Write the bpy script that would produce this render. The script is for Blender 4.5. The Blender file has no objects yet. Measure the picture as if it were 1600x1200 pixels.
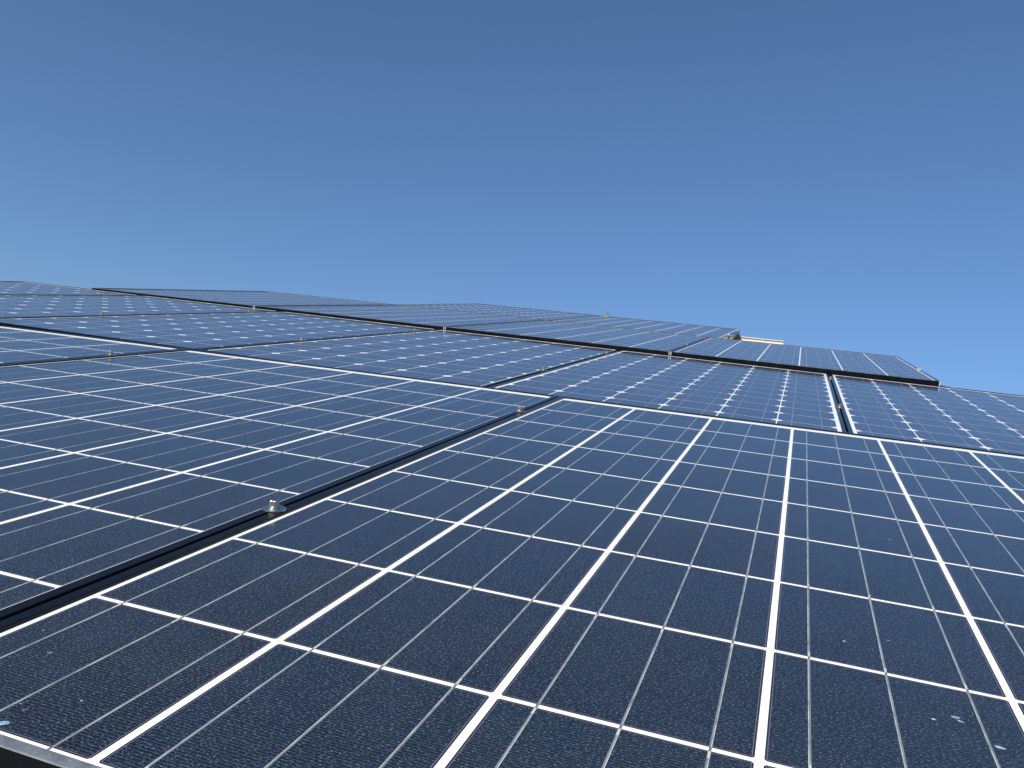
import bpy, bmesh, math, random
from mathutils import Matrix, Vector
random.seed(7)
S = bpy.context.scene
C = S.collection
R = math.radians

# ------------------------------------------------------------------ frame of the roof
# The roof face is laid out flat in its own coordinates (x along the panel rows, y up the
# slope, z out of the glass) and ROOF turns that into world space.
PITCH = R(20.0)
ROOF = Matrix.Translation((0, 0, 4.6)) @ Matrix.Rotation(PITCH, 4, 'X')

# ------------------------------------------------------------------ camera
CAM_R = ((0.9419, 0.3261, 0.0801), (0.1171, -0.0954, -0.9885), (-0.3147, 0.9405, -0.1281))
cam_d = bpy.data.cameras.new('camera')
cam = bpy.data.objects.new('camera', cam_d)
C.objects.link(cam)
right, down, fwd = [Vector(v).normalized() for v in CAM_R]
rot = Matrix((right, -down, -fwd)).transposed().to_4x4()
cam.matrix_world = ROOF @ Matrix.Translation((0.46419, -0.30862, 0.25657)) @ rot
cam_d.sensor_width = 36
cam_d.lens = 1322.376 / 1600 * 36
cam_d.clip_start = 0.01
cam_d.clip_end = 3000
S.camera = cam

# ------------------------------------------------------------------ sky, sun, exposure
SUN_DIR = (ROOF.to_3x3() @ Vector((-0.32, -0.85, 0.80))).normalized()   # towards the sun
w = bpy.data.worlds.new('World'); S.world = w; w.use_nodes = True
nt = w.node_tree; nt.nodes.clear()
out = nt.nodes.new('ShaderNodeOutputWorld'); bg = nt.nodes.new('ShaderNodeBackground')
sky = nt.nodes.new('ShaderNodeTexSky'); sky.sky_type = 'NISHITA'; sky.sun_disc = False
sky.sun_elevation = math.asin(SUN_DIR.z)
sky.sun_rotation = math.atan2(SUN_DIR.x, SUN_DIR.y)
sky.altitude = 300; sky.air_density = 1.0; sky.dust_density = 1.0; sky.ozone_density = 5.4
bg.inputs['Strength'].default_value = 0.101
nt.links.new(sky.outputs[0], bg.inputs[0]); nt.links.new(bg.outputs[0], out.inputs[0])
sd = bpy.data.lights.new('sun', 'SUN'); sd.energy = 5.0; sd.angle = R(0.53); sd.color = (1.0, 0.95, 0.88)
sun = bpy.data.objects.new('sun', sd); C.objects.link(sun)
sun.rotation_euler = SUN_DIR.to_track_quat('Z', 'Y').to_euler(); sun.location = (0, 0, 30)
S.view_settings.view_transform = 'Standard'; S.view_settings.look = 'None'
S.view_settings.gamma = 1; S.view_settings.use_curve_mapping = False
S.view_settings.exposure = 0.43
S.render.engine = 'CYCLES'

# ------------------------------------------------------------------ helpers
def link(name, me, mat=None, parent=None, M=None):
    if mat:
        for m in (mat if isinstance(mat, (list, tuple)) else [mat]):
            me.materials.append(m)
    o = bpy.data.objects.new(name, me); C.objects.link(o)
    if parent: o.parent = parent
    if M is not None: o.matrix_local = M
    return o

def tag(o, label=None, cat=None, group=None, kind=None):
    if label: o['label'] = label
    if cat: o['category'] = cat
    if group: o['group'] = group
    if kind: o['kind'] = kind
    return o

def mesh_of(bm, name='mesh'):
    me = bpy.data.meshes.new(name); bm.normal_update(); bm.to_mesh(me); bm.free(); return me

def box(bm, x0, x1, y0, y1, z0, z1, mi=0, top=None):
    v = [bm.verts.new(p) for p in ((x0,y0,z0),(x1,y0,z0),(x1,y1,z0),(x0,y1,z0),(x0,y0,z1),(x1,y0,z1),(x1,y1,z1),(x0,y1,z1))]
    fs = []
    for i, idx in enumerate(((3,2,1,0),(4,5,6,7),(0,1,5,4),(1,2,6,5),(2,3,7,6),(3,0,4,7))):
        f = bm.faces.new([v[k] for k in idx]); f.material_index = top if (i == 1 and top is not None) else mi
        fs.append(f)
    return v

def prism(bm, pts, z0, z1, mi=0):
    a = [bm.verts.new((x, y, z0)) for x, y in pts]; b = [bm.verts.new((x, y, z1)) for x, y in pts]
    bm.faces.new(a[::-1]).material_index = mi; bm.faces.new(b).material_index = mi
    n = len(pts)
    for i in range(n):
        bm.faces.new((a[i], a[(i+1) % n], b[(i+1) % n], b[i])).material_index = mi

def lathe(bm, prof, n=40, mi=0):
    rings = []
    for r, z in prof:
        rings.append([bm.verts.new((r*math.cos(2*math.pi*k/n), r*math.sin(2*math.pi*k/n), z)) for k in range(n)] if r > 1e-6 else [bm.verts.new((0, 0, z))])
    for a, b in zip(rings, rings[1:]):
        for k in range(n):
            q = [a[k % len(a)], a[(k+1) % len(a)], b[(k+1) % len(b)], b[k % len(b)]]
            u = []
            for x in q:
                if x not in u: u.append(x)
            if len(u) > 2: bm.faces.new(u).material_index = mi

# ------------------------------------------------------------------ node helper
class NB:
    def __init__(s, name):
        s.m = bpy.data.materials.new(name); s.m.use_nodes = True
        s.t = s.m.node_tree; s.b = s.t.nodes['Principled BSDF']
    def n(s, typ, **kw):
        x = s.t.nodes.new(typ)
        for k, v in kw.items(): setattr(x, k, v)
        return x
    def put(s, sock, v):
        if isinstance(v, bpy.types.NodeSocket): s.t.links.new(v, sock)
        elif v is not None:
            try: sock.default_value = v
            except Exception: sock.default_value = (v, v, v, 1)
    def math(s, op, a, b=None, c=None, clamp=False):
        x = s.n('ShaderNodeMath', operation=op, use_clamp=clamp)
        s.put(x.inputs[0], a)
        if b is not None: s.put(x.inputs[1], b)
        if c is not None: s.put(x.inputs[2], c)
        return x.outputs[0]
    def mix(s, f, a, b):
        x = s.n('ShaderNodeMix', data_type='RGBA')
        s.put(x.inputs[0], f)
        for sock, v in ((x.inputs[6], a), (x.inputs[7], b)):
            if isinstance(v, tuple) and len(v) == 3: v = (*v, 1)
            s.put(sock, v)
        return x.outputs[2]
    def noise(s, vec, scale, detail=2, rough=0.5):
        x = s.n('ShaderNodeTexNoise'); s.put(x.inputs['Vector'], vec)
        x.inputs['Scale'].default_value = scale; x.inputs['Detail'].default_value = detail; x.inputs['Roughness'].default_value = rough
        return x.outputs[0]
    def ramp(s, v, lo, hi):
        x = s.n('ShaderNodeMapRange'); s.put(x.inputs[0], v); x.inputs[1].default_value = lo; x.inputs[2].default_value = hi
        return x.outputs[0]
    def set(s, **kw):
        for k, v in kw.items():
            k = k.replace('_', ' ')
            if isinstance(v, tuple) and len(v) == 3 and k in ('Base Color', 'Coat Tint'): v = (*v, 1)
            s.put(s.b.inputs[k], v)
        return s.m

GLASS = dict(Coat_Weight=0.55, Coat_IOR=1.42, Sheen_Weight=0.20, Sheen_Roughness=0.16, Sheen_Tint=(0.95, 0.95, 0.95, 1))

def glass_film(nb, obj_vec=None):
    """dust film and slight waviness of the cover glass, shared by everything laminated under it"""
    g = nb.n('ShaderNodeNewGeometry')
    film = nb.noise(g.outputs['Position'], 9, 4, 0.6)
    fine = nb.noise(g.outputs['Position'], 260, 2, 0.6)
    r = nb.math('MULTIPLY_ADD', film, 0.05, 0.0)
    nb.put(nb.b.inputs['Coat Roughness'], r)
    return g.outputs['Position'], film, fine

def cell_material(name, base_a, base_b, tint, finger_pitch, finger_amt, speck_amt, bars, half, seam):
    nb = NB(name)
    tc = nb.n('ShaderNodeTexCoord'); oi = nb.n('ShaderNodeObjectInfo')
    pos, film, fine = glass_film(nb)
    sep = nb.n('ShaderNodeSeparateXYZ'); nb.put(sep.inputs[0], tc.outputs['Object'])
    X, Y = sep.outputs[0], sep.outputs[1]
    rnd = oi.outputs['Random']
    col = nb.mix(rnd, base_a, base_b)
    col = nb.mix(nb.math('MULTIPLY', nb.math('GREATER_THAN', nb.math('FRACT', nb.math('MULTIPLY', rnd, 7.31)), 0.70), 0.85), col, tint)
    # cloudy grain of the wafer
    off = nb.n('ShaderNodeVectorMath', operation='ADD'); nb.put(off.inputs[0], tc.outputs['Object'])
    cmb = nb.n('ShaderNodeCombineXYZ'); nb.put(cmb.inputs[0], nb.math('MULTIPLY', rnd, 37.0)); nb.put(cmb.inputs[1], nb.math('MULTIPLY', rnd, 91.0)); nb.put(off.inputs[1], cmb.outputs[0])
    cloud = nb.noise(off.outputs[0], 26, 3, 0.6)
    col = nb.mix(nb.math('MULTIPLY', nb.ramp(cloud, 0.35, 0.7), 0.45), col, tuple(c*1.7 for c in base_b))
    # crystal glints, painted into the cell colour as pale specks
    st = nb.n('ShaderNodeVectorMath', operation='MULTIPLY'); nb.put(st.inputs[0], off.outputs[0]); st.inputs[1].default_value = (0.6, 1.0, 1.0)
    sp = nb.noise(st.outputs[0], 900, 1, 0.5)
    spk = nb.ramp(sp, 0.57, 0.70)
    # silver fingers across the busbars, broken up by the glints
    fy = nb.math('ABSOLUTE', nb.math('SUBTRACT', nb.math('FRACT', nb.math('DIVIDE', nb.math('ADD', Y, 5.0), finger_pitch)), 0.5))
    fing = nb.math('LESS_THAN', fy, 0.10)
    fbr = nb.math('MULTIPLY', fing, nb.math('MULTIPLY_ADD', nb.ramp(nb.noise(off.outputs[0], 420, 1, 0.5), 0.35, 0.65), 0.8, 0.4))
    col = nb.mix(nb.math('MULTIPLY', fbr, finger_amt, clamp=True), col, (0.30, 0.34, 0.36))
    col = nb.mix(nb.math('MULTIPLY', spk, speck_amt), col, (0.36, 0.42, 0.46))
    if seam:
        ax = nb.math('SUBTRACT', half[0], nb.math('ABSOLUTE', X)); ay = nb.math('SUBTRACT', half[1], nb.math('ABSOLUTE', Y))
        e = nb.math('MINIMUM', ax, ay)
        rim = nb.math('LESS_THAN', e, 0.0011)
        seamline = nb.math('LESS_THAN', nb.math('ABSOLUTE', nb.math('SUBTRACT', e, 0.0014)), 0.00022)
        col = nb.mix(rim, col, (0.022, 0.018, 0.026)); col = nb.mix(nb.math('MULTIPLY', seamline, .6), col, (0.22, 0.20, 0.25))
    # thin settled dust, everywhere the same kind
    col = nb.mix(nb.math('MULTIPLY_ADD', nb.ramp(film, .35, .75), 0.016, 0.004), col, (0.34, 0.35, 0.35))
    return nb.set(Base_Color=col, Roughness=0.20, Specular_IOR_Level=0.40, **GLASS)

POLY_BARS = (-0.0515, 0.0, 0.0515)
PX, PY = 0.1567, 0.1585          # poly cell pitch
MX, MY = 0.1250, 0.1265          # mono cell pitch
poly_half = (PX/2 - 0.0026, PY/2 - 0.0021)
mono_half = (MX/2 - 0.0012, MY/2 - 0.0010)
M_POLY = cell_material('polycrystalline_cell', (0.0030, 0.0056, 0.015), (0.0040, 0.0100, 0.020), (0.0042, 0.0034, 0.0058), 0.0026, 0.14, 0.24, POLY_BARS, poly_half, True)
M_MONO = cell_material('monocrystalline_cell', (0.017, 0.021, 0.036), (0.022, 0.027, 0.044), (0.017, 0.020, 0.032), 0.0022, 0.14, 0.08, None, mono_half, False)

def backsheet_material():
    nb = NB('white_backsheet'); pos, film, fine = glass_film(nb)
    col = nb.mix(nb.math('MULTIPLY', nb.ramp(film, .3, .8), 0.25), (0.84, 0.84, 0.82), (0.72, 0.71, 0.67))
    return nb.set(Base_Color=col, Roughness=0.6, **GLASS)
M_BACK = backsheet_material()

def ribbon_material(pads):
    nb = NB('tinned_ribbon'); pos, film, fine = glass_film(nb)
    tc = nb.n('ShaderNodeTexCoord'); sep = nb.n('ShaderNodeSeparateXYZ'); nb.put(sep.inputs[0], tc.outputs['Object'])
    # thin highlight painted along one side of the ribbon
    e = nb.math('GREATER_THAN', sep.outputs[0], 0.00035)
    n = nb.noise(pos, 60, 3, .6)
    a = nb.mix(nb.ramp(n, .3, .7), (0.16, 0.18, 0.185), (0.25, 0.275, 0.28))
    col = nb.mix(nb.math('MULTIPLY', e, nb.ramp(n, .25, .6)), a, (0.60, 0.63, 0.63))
    if pads:      # bare solder at one end of every cell, dull where the ribbon dips into the gap
        y = nb.math('FRACT', nb.math('DIVIDE', nb.math('ADD', sep.outputs[1], PY*4.5 + PY*10), PY))
        pad = nb.math('MULTIPLY', nb.math('GREATER_THAN', y, 1 - 0.0100/PY), nb.math('LESS_THAN', y, 1 - 0.0024/PY))
        gap = nb.math('ADD', nb.math('GREATER_THAN', y, 1 - 0.0024/PY), nb.math('LESS_THAN', y, 0.0024/PY))
        col = nb.mix(gap, nb.mix(pad, col, (0.56, 0.55, 0.49)), (0.16, 0.17, 0.18))
    return nb.set(Base_Color=col, Roughness=0.5, Metallic=0.2, **GLASS)
PX, PY = 0.1567, 0.1585          # poly cell pitch
M_RIB = ribbon_material(False); M_RIB_PAD = ribbon_material(True)

def frame_material(name, base, rough, dust):
    nb = NB(name); g = nb.n('ShaderNodeNewGeometry')
    n = nb.noise(g.outputs['Position'], 35, 5, .65); n2 = nb.noise(g.outputs['Position'], 420, 2, .6)
    col = nb.mix(nb.math('MULTIPLY', nb.ramp(n, .35, .75), dust), base, (0.40, 0.41, 0.42))
    col = nb.mix(nb.math('MULTIPLY', nb.ramp(n2, .62, .75), dust*.8), col, (0.5, 0.5, 0.48))
    return nb.set(Base_Color=col, Roughness=nb.math('MULTIPLY_ADD', n, .12, rough), Specular_IOR_Level=0.13)
M_FRAME = frame_material('black_anodised_aluminium', (0.0030, 0.0040, 0.0060), 0.10, 0.006)
M_FRAME_DUST = frame_material('dusty_lower_frame_lip', (0.06, 0.075, 0.10), 0.35, 0.40)

def metal_material(name, col, rough, metal=1.0, scale=80, var=0.25):
    nb = NB(name); g = nb.n('ShaderNodeNewGeometry'); n = nb.noise(g.outputs['Position'], scale, 4, .6)
    c = nb.mix(nb.ramp(n, .3, .75), col, tuple(v*(1-var) for v in col))
    return nb.set(Base_Color=c, Roughness=nb.math('MULTIPLY_ADD', n, .15, rough), Metallic=metal)
M_STEEL = metal_material('stainless_steel', (0.66, 0.65, 0.62), 0.22)
M_ALU = metal_material('mill_finish_aluminium', (0.70, 0.68, 0.64), 0.42, 0.6)
M_EDGE = metal_material('bare_aluminium_edge', (0.75, 0.73, 0.69), 0.45, 0.5)
M_BRONZE = metal_material('weathered_brass', (0.16, 0.15, 0.10), 0.5, 0.5)

def roof_material():
    nb = NB('dark_bitumen_roofing'); g = nb.n('ShaderNodeNewGeometry')
    n = nb.noise(g.outputs['Position'], 6, 5, .6); n2 = nb.noise(g.outputs['Position'], 500, 2, .6)
    c = nb.mix(n, (0.045, 0.040, 0.034), (0.085, 0.075, 0.062)); c = nb.mix(nb.math('MULTIPLY', n2, .5), c, (0.12, 0.11, 0.10))
    bp = nb.n('ShaderNodeBump'); nb.put(bp.inputs['Height'], n2); bp.inputs['Strength'].default_value = .4; bp.inputs['Distance'].default_value = .003
    nb.put(nb.b.inputs['Normal'], bp.outputs[0])
    return nb.set(Base_Color=c, Roughness=.9)
M_ROOF = roof_material()
def plain(name, c1, c2, scale, rough):
    nb = NB(name); g = nb.n('ShaderNodeNewGeometry'); n = nb.noise(g.outputs['Position'], scale, 6, .6)
    return nb.set(Base_Color=nb.mix(n, c1, c2), Roughness=rough)
M_WALL = plain('rendered_wall', (0.42, 0.38, 0.31), (0.50, 0.46, 0.39), 3, .9)
M_GRASS = plain('grass', (0.035, 0.06, 0.02), (0.07, 0.10, 0.035), .4, .95)
M_SPOT = None
nb = NB('dropping_painted_sky_blue'); g_ = nb.n('ShaderNodeNewGeometry'); n_ = nb.noise(g_.outputs['Position'], 500, 3, .6)
M_SPOT = nb.set(Base_Color=nb.mix(nb.ramp(n_, .35, .65), (0.08, 0.17, 0.27), (0.30, 0.45, 0.58)), Roughness=.35)  # dried mark; its blue is sky reflection painted into the colour
nb = NB('pale_dried_dust'); g_ = nb.n('ShaderNodeNewGeometry'); n_ = nb.noise(g_.outputs['Position'], 500, 3, .6)
M_SPOT2 = nb.set(Base_Color=nb.mix(nb.ramp(n_, .35, .65), (0.03, 0.045, 0.07), (0.11, 0.14, 0.18)), Roughness=.5)

# ------------------------------------------------------------------ setting: ground, house with hip roof
gbm = bmesh.new()
prism(gbm, [(-1500, -1500), (1500, -1500), (1500, 1500), (-1500, 1500)], -0.5, 0)
tag(link('ground', mesh_of(gbm), M_GRASS), kind='structure')

ROOF_Z = -0.078
def rp(x, y, z=ROOF_Z): return ROOF @ Vector((x, y, z))
RIDGE_Y = 6.60
XL = lambda y: -3.30 + 0.72*(y - 4.6)
XR = lambda y: 1.43 - 0.42*(y - 3.03)
EAVE = -2.6
rl = rp(XL(RIDGE_Y), RIDGE_Y); rr = rp(XR(RIDGE_Y), RIDGE_Y); fl = rp(XL(EAVE), EAVE); fr = rp(XR(EAVE), EAVE)
depth = (rl.y - fl.y)
bl = Vector((fl.x, rl.y + depth, fl.z)); br = Vector((fr.x, rl.y + depth, fr.z))
house = bpy.data.objects.new('house', None); C.objects.link(house)
house.location = ((fl.x + fr.x)/2, rl.y, 0)
tag(house, 'low house whose dark hipped roof carries all the solar panels', 'house')
HI = Matrix.Translation(house.location).inverted()
bm = bmesh.new()
V = [bm.verts.new(HI @ p) for p in (fl, fr, br, bl, rl, rr)]
for q in ((0, 1, 5, 4), (1, 2, 5), (2, 3, 4, 5), (3, 0, 4)): bm.faces.new([V[k] for k in q])
th = Vector((0, 0, -0.18)); W = [bm.verts.new(v.co + th) for v in V[:4]]
for a, b in ((0, 1), (1, 2), (2, 3), (3, 0)): bm.faces.new((V[b], V[a], W[a], W[b]))
bm.faces.new(W[::-1])
link('roof', mesh_of(bm), M_ROOF, house)
bm = bmesh.new(); zt = fl.z - 0.181
box(bm, fl.x + .5 - house.location.x, fr.x - .5 - house.location.x, fl.y + .5 - house.location.y, br.y - .5 - house.location.y, 0.0, zt)
link('wall', mesh_of(bm), M_WALL, house)

# ------------------------------------------------------------------ solar panels
LIP_Z = 0.0027
def frame_mesh(xs0, xs1, ys0, ys1, lx, ly, name, dusty):
    """inner edges xs0..xs1, ys0..ys1 ; lip widths lx (sides) and ly (ends); profile 40 mm deep"""
    bm = bmesh.new(); D = -0.040; b = 0.0007
    X0, X1, Y0, Y1 = xs0 - lx, xs1 + lx, ys0 - ly, ys1 + ly
    def ring(i, z):  # i: inset from outer edge towards inner in 0..1, with absolute offset
        return [(X0 + i*lx, Y0 + i*ly, z), (X1 - i*lx, Y0 + i*ly, z), (X1 - i*lx, Y1 - i*ly, z), (X0 + i*lx, Y1 - i*ly, z)]
    e = b/lx
    rings = [ring(0.35, D), ring(0, D), ring(0, LIP_Z - b), ring(e, LIP_Z), ring(1 - e*.6, LIP_Z), ring(1, LIP_Z - b*.6), ring(1, -0.006)]
    vs = [[bm.verts.new(p) for p in r] for r in rings]
    for ri, (a, c) in enumerate(zip(vs, vs[1:])):
        for k in range(4):
            f = bm.faces.new((a[k], a[(k+1) % 4], c[(k+1) % 4], c[k]))
            if dusty and k == 0 and ri in (3, 4, 2): f.material_index = 1
    me = mesh_of(bm, name)
    me.materials.append(M_FRAME); me.materials.append(M_FRAME_DUST)
    return me

def cell_mesh(hx, hy, ch, name, mat):
    bm = bmesh.new()
    pts = [(-hx+ch, -hy), (hx-ch, -hy), (hx, -hy+ch), (hx, hy-ch), (hx-ch, hy), (-hx+ch, hy), (-hx, hy-ch), (-hx, -hy+ch)]
    prism(bm, pts, 0.00001, 0.00006)
    me = mesh_of(bm, name); me.materials.append(mat); return me

def strip_mesh(hw, hl, name, mat):
    bm = bmesh.new(); box(bm, -hw, hw, -hl, hl, 0.00008, 0.00012); me = mesh_of(bm, name); me.materials.append(mat); return me

def make_panel(kind):
    """origin at the front-left corner of the cell grid, z = top of the glass"""
    root = bpy.data.objects.new('solar_panel', None); root.empty_display_size = .2; C.objects.link(root)
    if kind == 'poly':
        nx, ny, px, py, mx, m0, m1, lx, ly = 6, 9, PX, PY, 0.0026, 0.0030, 0.0240, 0.0106, 0.0078
        cm = cell_mesh(*poly_half, 0.0014, 'poly_cell', M_POLY); bars = POLY_BARS; hw = 0.00082
        dusty = True
    else:
        nx, ny, px, py, mx, m0, m1, lx, ly = (6 if kind == 'mono' else 8), 12, MX, MY, 0.0072, 0.006, 0.018, 0.0090, 0.0090
        cm = cell_mesh(*mono_half, 0.0124 if kind == 'mono' else 0.0165, kind + '_cell', M_MONO); bars = (-0.0312, 0.0312); hw = 0.0006
        dusty = False
    W_, H_ = nx*px, ny*py
    fr_ = link('frame', frame_mesh(-mx, W_+mx, -m0, H_+m1, lx, ly, 'frame_'+kind, dusty), None, root)
    bm = bmesh.new(); box(bm, -mx-.002, W_+mx+.002, -m0-.002, H_+m1+.002, -0.004, 0.0)
    link('backsheet', mesh_of(bm), M_BACK, root)
    for i in range(nx):
        for j in range(ny):
            o = bpy.data.objects.new('solar_cell', cm); C.objects.link(o); o.parent = root
            o.location = ((i+.5)*px, (j+.5)*py, 0)
            if i % 2: o.rotation_euler = (0, 0, math.pi)
    sm = strip_mesh(hw, H_/2 + 0.002, 'busbar_'+kind, M_RIB_PAD if kind == 'poly' else M_RIB)
    for i in range(nx):
        for b in bars:
            o = bpy.data.objects.new('busbar', sm); C.objects.link(o); o.parent = root
            o.location = ((i+.5)*px + b, H_/2, 0)
            if i % 2: o.rotation_euler = (0, 0, math.pi)
    if kind == 'poly':
        for sx in (0, 1):     # bare cut ends of the frame bars at the two lower corners
            bm = bmesh.new(); x = (-mx - lx) if sx == 0 else (W_ + mx + lx - 0.0022)
            box(bm, x, x + 0.0022, -m0 - ly - 0.0006, -m0 - ly, -0.039, LIP_Z - 0.0006)
            link('corner_edge', mesh_of(bm), M_EDGE, fr_)
    return root

def copy_tree(o, parent=None):
    c = o.copy(); C.objects.link(c); c.parent = parent
    for ch in list(o.children): copy_tree(ch, c)
    return c

PROTO = {}
def panel(kind, x0, y0, z0, a, b, label, group, sx=1.0, sy=1.0):
    if kind not in PROTO: PROTO[kind] = o = make_panel(kind)
    else: o = copy_tree(PROTO[kind])
    M = ROOF @ Matrix.Translation((0, y0, z0)) @ Matrix.Rotation(-math.atan(a), 4, 'Y') @ Matrix.Rotation(b, 4, 'X') @ Matrix.Translation((x0, 0, 0))
    o.matrix_world = M @ Matrix.Diagonal((sx, sy, 1, 1))
    tag(o, label, 'solar panel', group)
    return o

G1, G2, G3, G4 = 'panels of the nearest row', 'panels of the second row', 'panels of the raised third row', 'panels of the farthest row'
ROW2 = (1.4965, -0.0093, -0.0079, -0.0013)
ROW3 = (3.0716, 0.0020, -0.0052, -0.0045)
ROW4 = (4.5630, -0.0095, -0.0045, -0.0007)
panel('poly', 0.0, 0.0, 0.0, 0, 0, 'blue cell solar panel filling the foreground, its dusty frame at bottom left', G1)
sB = 1.018
panel('poly', -0.0304 - 6*PX*sB, 0.0, 0.0, 0, 0, 'blue cell solar panel left of the big silver bolt, across the dark gap', G1, sB)
panel('poly', -0.0304 - 6*PX*sB - 0.0312 - 6*PX*sB, 0.004, 0.0, 0, 0, 'blue cell solar panel cut by the left photo edge, in the nearest row', G1, sB)
row2x = [0.5983, -0.1883, -0.9781, -1.7668, -2.5545, -3.3425]
row2l = ['diamond patterned solar panel running off the right edge of the photo',
         'diamond patterned solar panel just left of the upright gap, behind the foreground panel',
         'third diamond patterned solar panel from the right in the second row',
         'fourth diamond patterned solar panel from the right in the second row',
         'fifth diamond patterned solar panel from the right, below the far left one',
         'diamond patterned solar panel outlined against the sky at far left']
for x, l in zip(row2x, row2l): panel('mono', x, *ROW2, l, G2)
row3l = ['raised blue solar panel at right, its slanted right side against the sky',
         'raised blue solar panel second from the right, just below the farthest row',
         'raised blue solar panel second from the left in the raised third row',
         'raised blue solar panel at the left end of the raised row, corner against sky']
for k, l in enumerate(row3l): panel('poly', 0.0003 - k*0.9745, *ROW3, l, G3, 1.003, 1.004)
N_SP = 8*MX + 2*(.0072+.009) + .005
panel('mono_wide', -0.9757, *ROW4, 'right hand panel of the farthest row, its side above a bare metal rail', G4)
panel('mono_wide', -0.9757 - N_SP, *ROW4, 'left hand panel of the farthest row, dotted with white cell corners', G4)

# ------------------------------------------------------------------ mounting rails under the rows
def rowM(row):
    y0, z0, a, b = row
    return ROOF @ Matrix.Translation((0, y0, z0)) @ Matrix.Rotation(-math.atan(a), 4, 'Y') @ Matrix.Rotation(b, 4, 'X')
def rail(row, dy, x0, x1, label, z_top=-0.0405, h=0.034, wd=0.036):
    """slotted aluminium channel: two flanges on top, a web each side, base"""
    bm = bmesh.new(); L = x1 - x0; t = 0.003
    # C-shaped section: heads top and bottom, waist set back 9 mm on both sides, slot in the top
    for sg in (-1, 1):
        def bx(a, b, z0, z1): box(bm, 0, L, min(a*sg, b*sg), max(a*sg, b*sg), z0, z1)
        bx(0.005, wd/2, -0.0060, 0); bx(wd/2 - 0.012, wd/2 - 0.009, -h + 0.0090, -0.0060); bx(0.0005, wd/2, -h, -h + 0.0090)
    o = link('mounting_rail', mesh_of(bm), M_ALU)
    o.matrix_world = rowM(row) @ Matrix.Translation((x0, dy, z_top))
    tag(o, label, 'rail', 'mounting rails under the panels')
    return o
ROW1 = (0, 0, 0, 0)
rail(ROW1, 0.40, -2.02, 0.98, 'metal rail under the nearest row, below the largest bolt')
rail(ROW1, 1.20, -2.02, 0.98, 'metal rail under the nearest row, crossing the gap near its far end')
rail(ROW2, 0.47, -3.36, 1.37, 'metal rail under the second row, nearer the camera')
rail(ROW2, 1.28, -3.36, 1.37, 'metal rail under the second row, close behind the black third row edge')
rail(ROW3, 0.52, -2.93, 0.955, 'metal rail under the raised third row, nearer the camera')
rail(ROW3, 1.24, -2.93, 0.955, 'metal rail under the raised third row, nearer the ridge')
rail(ROW4, 0.60, -2.03, 0.06, 'short cut metal rail under the farthest row, just behind the third row')
rail(ROW4, 1.40, -2.03, 0.355, 'bare bright metal rail sticking out right of the farthest panel', z_top=-0.0405)

# ------------------------------------------------------------------ clamp bolts
def make_bolt():
    root = bpy.data.objects.new('clamp_bolt', None); root.empty_display_size = .02; C.objects.link(root)
    bm = bmesh.new()
    lathe(bm, [(0.0042, 0.0), (0.0117, 0.0), (0.0121, 0.0003), (0.0121, 0.0013), (0.0117, 0.0016), (0.0042, 0.0016), (0.0042, 0.0)], 56)
    wa = link('washer', mesh_of(bm), M_STEEL, root)
    bm = bmesh.new()
    lathe(bm, [(0.0, 0.0017), (0.0058, 0.0017), (0.0060, 0.0019), (0.0060, 0.0028), (0.0058, 0.0030), (0.0044, 0.0030)], 40)
    link('lock_ring', mesh_of(bm), M_STEEL, root)
    bm = bmesh.new()
    # socket cap head with knurled side and hexagonal recess
    lathe(bm, [(0.0043, 0.0037), (0.0047, 0.0040), (0.0048, 0.0046)], 48)
    n = 48; z0, z1 = 0.0046, 0.0108
    ra = [bm.verts.new(((0.0048 + (0.00012 if k % 2 else -0.0001))*math.cos(2*math.pi*k/n), (0.0048 + (0.00012 if k % 2 else -0.0001))*math.sin(2*math.pi*k/n), z0)) for k in range(n)]
    rb = [bm.verts.new((v.co.x, v.co.y, z1)) for v in ra]
    rc = [bm.verts.new((v.co.x*.93, v.co.y*.93, z1 + .0005)) for v in ra]
    rd = []
    for k in range(n):
        an = 2*math.pi*k/n; q = ((an + math.pi/6) % (math.pi/3)) - math.pi/6
        r = 0.0026/math.cos(q); rd.append(bm.verts.new((r*math.cos(an), r*math.sin(an), z1 + .0005)))
    re_ = [bm.verts.new((v.co.x, v.co.y, z1 - .0045)) for v in rd]
    for A, B in ((ra, rb), (rb, rc), (rc, rd), (rd, re_)):
        for k in range(n): bm.faces.new((A[k], A[(k+1) % n], B[(k+1) % n], B[k]))
    bm.faces.new(re_)
    for v in bm.verts: v.co.z = 0.0030 + (v.co.z - 0.0037)*0.92
    link('cap_screw', mesh_of(bm), M_STEEL, root)
    bm = bmesh.new(); lathe(bm, [(0.0, 0.0015), (0.0018, 0.0015), (0.0018, -0.046), (0.0, -0.046)], 16)
    link('shank', mesh_of(bm), M_STEEL, root)
    return root
bolt0 = None
def bolt(row, x, y, label, up=0.0):
    global bolt0
    if bolt0 is None: bolt0 = o = make_bolt()
    else: o = copy_tree(bolt0)
    # y given in roof coordinates
    o.matrix_world = rowM(row) @ Matrix.Translation((x, y - row[0], LIP_Z + 0.0001 + up)) @ Matrix.Rotation(random.uniform(0, 1), 4, 'Z')
    tag(o, label, 'bolt', 'silver clamp bolts between the panels')
gx1 = -0.0157
bolt(ROW1, gx1, 0.404, 'largest silver bolt, with round washer, on the gap beside the foreground panel')
bolt(ROW1, gx1, 1.185, 'silver bolt at the far end of the gap beside the foreground panel')
bolt(ROW1, -0.0304 - 6*PX*sB - 0.0156, 1.205, 'silver bolt near the far left between two panels of the nearest row')
gm = [x - 0.0200 for x in row2x[:5]]
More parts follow.
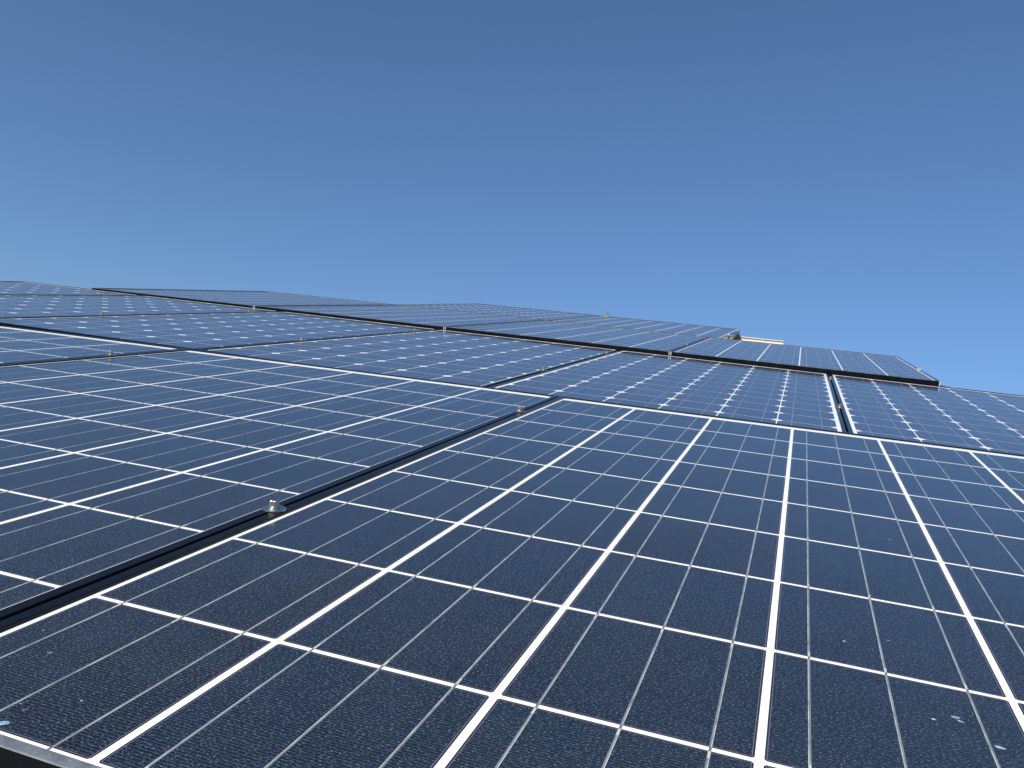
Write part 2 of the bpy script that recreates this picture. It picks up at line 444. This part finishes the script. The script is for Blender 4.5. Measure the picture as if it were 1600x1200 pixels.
for i, (x, t) in enumerate(zip(gm, ['upright gap at right', 'wide gap behind the nearest row', 'second row gap at centre', 'second row gap at left', 'far left gap'])):
    if i < 4: bolt(ROW2, x, 1.97, 'small silver bolt at the near end of the ' + t)
    bolt(ROW2, x, 2.78, ('small silver bolt at the far end of the ' + t) if i < 4 else 'small silver bolt on the farthest left gap of the second row')
gp = [0.0003 - 0.0156 - k*0.9745 for k in range(3)]
for i, (x, t) in enumerate(zip(gp, ['right gap in the raised row', 'middle gap in the raised row', 'left gap in the raised row'])):
    bolt(ROW3, x, 3.58, 'small silver bolt at the near end of the ' + t)
    bolt(ROW3, x, 4.31, 'small silver bolt at the far end of the ' + t)
gn = -0.9757 - 0.0200
bolt(ROW4, gn, 5.14, 'tiny silver bolt at the near end of the gap in the farthest row')
bolt(ROW4, gn, 5.94, 'tiny silver bolt at the far end of the gap in the farthest row')

# end clamps on outer sides: Z shaped piece, bolt in it
def end_clamp(row, x, y, label, side=1):
    root = bpy.data.objects.new('end_clamp', None); C.objects.link(root)
    bm = bmesh.new(); t = .003; s = side
    def bx(a, b, *r): box(bm, min(a*s, b*s), max(a*s, b*s), *r)
    bx(-0.010, t, -.009, .009, 0.0, t); bx(0.0001, t, -.009, .009, -0.042, -0.0001); bx(t, 0.018, -.009, .009, -0.042, -0.039)
    link('bracket', mesh_of(bm), M_ALU, root)
    bm = bmesh.new(); lathe(bm, [(0, -.0385), (.0065, -.0385), (.0065, -.031), (.0058, -.030), (.003, -.030), (.003, -.034), (0, -.034)], 24)
    me = mesh_of(bm); link('screw', me, M_STEEL, root, Matrix.Translation((0.010*s, 0, 0)))
    root.matrix_world = rowM(row) @ Matrix.Translation((x, y - row[0], LIP_Z + .0001))
    tag(root, label, 'clamp', 'end clamps on the outer panel sides')
end_clamp(ROW4, 0.0243 + .017, 5.14, 'bright end clamp midway on the right side of the farthest panel')
end_clamp(ROW4, 0.0243 + .017, 5.94, 'bright end clamp at the far corner of the farthest panel, on the bare rail')
end_clamp(ROW3, 0.0003 + 6*PX + .0135, 3.62, 'small end clamp on the sloping right side of the third row')

# ------------------------------------------------------------------ lifting eye behind the farthest row
root = bpy.data.objects.new('ring_bracket', None); C.objects.link(root)
root.matrix_world = rowM(ROW4) @ Matrix.Translation((-0.957, 6.088 - ROW4[0], 0.0022))
tag(root, 'tiny brass coloured ring bracket standing on the back edge of the farthest row', 'bracket')
bm = bmesh.new()
outer = [(-.016, 0), (.018, 0), (.015, .013), (.006, .030), (.001, .040), (-.004, .030), (-.013, .013)]
inner = [(-.008, .010), (.002, .008), (.006, .012), (.004, .019), (-.001, .022), (-.006, .019), (-.009, .014)]
# plate with a round hole: two rings bridged, 6 mm thick
N = 7
vo = [[bm.verts.new((x, yy, z)) for x, z in outer] for yy in (-.003, .003)]
hole = [(-.004 + .0065*math.cos(a), .014 + .0065*math.sin(a)) for a in [math.atan2(z - .014, x + .004) for x, z in outer]]
vi = [[bm.verts.new((x, yy, z)) for x, z in hole] for yy in (-.003, .003)]
for k in range(N):
    j = (k+1) % N
    bm.faces.new((vo[0][k], vo[0][j], vi[0][j], vi[0][k])); bm.faces.new((vo[1][j], vo[1][k], vi[1][k], vi[1][j]))
    bm.faces.new((vo[0][j], vo[0][k], vo[1][k], vo[1][j])); bm.faces.new((vi[0][k], vi[0][j], vi[1][j], vi[1][k]))
link('plate', mesh_of(bm), M_BRONZE, root)
bm = bmesh.new(); box(bm, -.020, .022, -.008, .008, -.002, .0)
link('foot', mesh_of(bm), M_STEEL, root)

# ------------------------------------------------------------------ dried spots on the glass
def spot(x, y, r, el, ang, mat, label, seed):
    rg = random.Random(seed); bm = bmesh.new(); n = 22
    base = [rg.uniform(.7, 1.15) for _ in range(n)]
    rr = [(base[k] + base[(k+1) % n] + base[k-1])/3 for k in range(n)]
    ring0 = [bm.verts.new((r*el*rr[k]*math.cos(2*math.pi*k/n), r*rr[k]*math.sin(2*math.pi*k/n), 0)) for k in range(n)]
    ring1 = [bm.verts.new((v.co.x*.8, v.co.y*.8, .00022)) for v in ring0]
    c = bm.verts.new((0, 0, .0003))
    for k in range(n):
        bm.faces.new((ring0[k], ring0[(k+1) % n], ring1[(k+1) % n], ring1[k])); bm.faces.new((ring1[k], ring1[(k+1) % n], c))
    for k in range(3):
        cx, cy, q = rg.uniform(-1.6, 1.6)*r*el, rg.uniform(-1.2, 1.2)*r, r*rg.uniform(.1, .22)
        vs = [bm.verts.new((cx + q*math.cos(a), cy + q*math.sin(a), .00012)) for a in [i*math.pi/4 for i in range(8)]]
        bm.faces.new(vs)
    o = link('dried_spot', mesh_of(bm), mat)
    o.matrix_world = ROOF @ Matrix.Translation((x, y, 0.00014)) @ Matrix.Rotation(ang, 4, 'Z')
    tag(o, label, 'dried spot', 'dried spots on the foreground glass')
SPOTS = []

# ground coordinates of the spots were measured on the glass plane
def glass_pt(px, py):
    d = Matrix(CAM_R).transposed() @ Vector(((px-800)/1322.376, (py-600)/1322.376, 1))
    t = -0.25657/d.z
    return 0.46419 + t*d.x, -0.30862 + t*d.y
for i, (px_, py_, r, el, ang, m, l) in enumerate([
    (1493, 1121, .0022, 1.8, .1, 0, 'bright blue-white splash in the lower right cell'),
    (1500, 1127, .0014, 2.4, -.6, 0, 'thin blue tail just below the bright splash at lower right'),
    (1459, 1124, .0012, 1.8, -.1, 0, 'small dull blue fleck left of the bright splash at lower right'),
    (1562, 1168, .0022, 2.2, -.2, 0, 'flat sky-blue spot nearest the lower right corner'),
    (1319, 1002, .0010, 1.8, 0, 0, 'tiny white-blue fleck in the cell above the lower right one'),
    (1388, 1001, .0010, 3.0, 0, 1, 'tiny pale dash right of the middle ribbon at right'),
    (1390, 843, .0011, 4.5, 0.1, 1, 'long faint dash higher up the right side than the other marks'),
    (68, 985, .0016, 1.2, .5, 1, 'small pale fleck near the left photo edge beside the frame'),
    (79, 1020, .0030, 1.2, .3, 1, 'larger faint grey smudge in the lower left cell'),
    (128, 1095, .0012, 1.0, 0, 0, 'bright pin-sized fleck in the lower left cell'),
    (34, 1099, .0017, 1.3, .7, 1, 'small grey fleck low on the left cell'),
    (40, 1109, .0014, 2.2, .9, 1, 'thin grey streak low on the left cell'),
    (3, 1130, .0030, 2.0, .4, 0, 'light blue drop touching the white border at the left photo edge'),
    ]):
    x, y = glass_pt(px_, py_)
    spot(x, y, r*(0.72 if m == 0 else 0.62), el, ang, M_SPOT if m == 0 else M_SPOT2, l, 100+i)
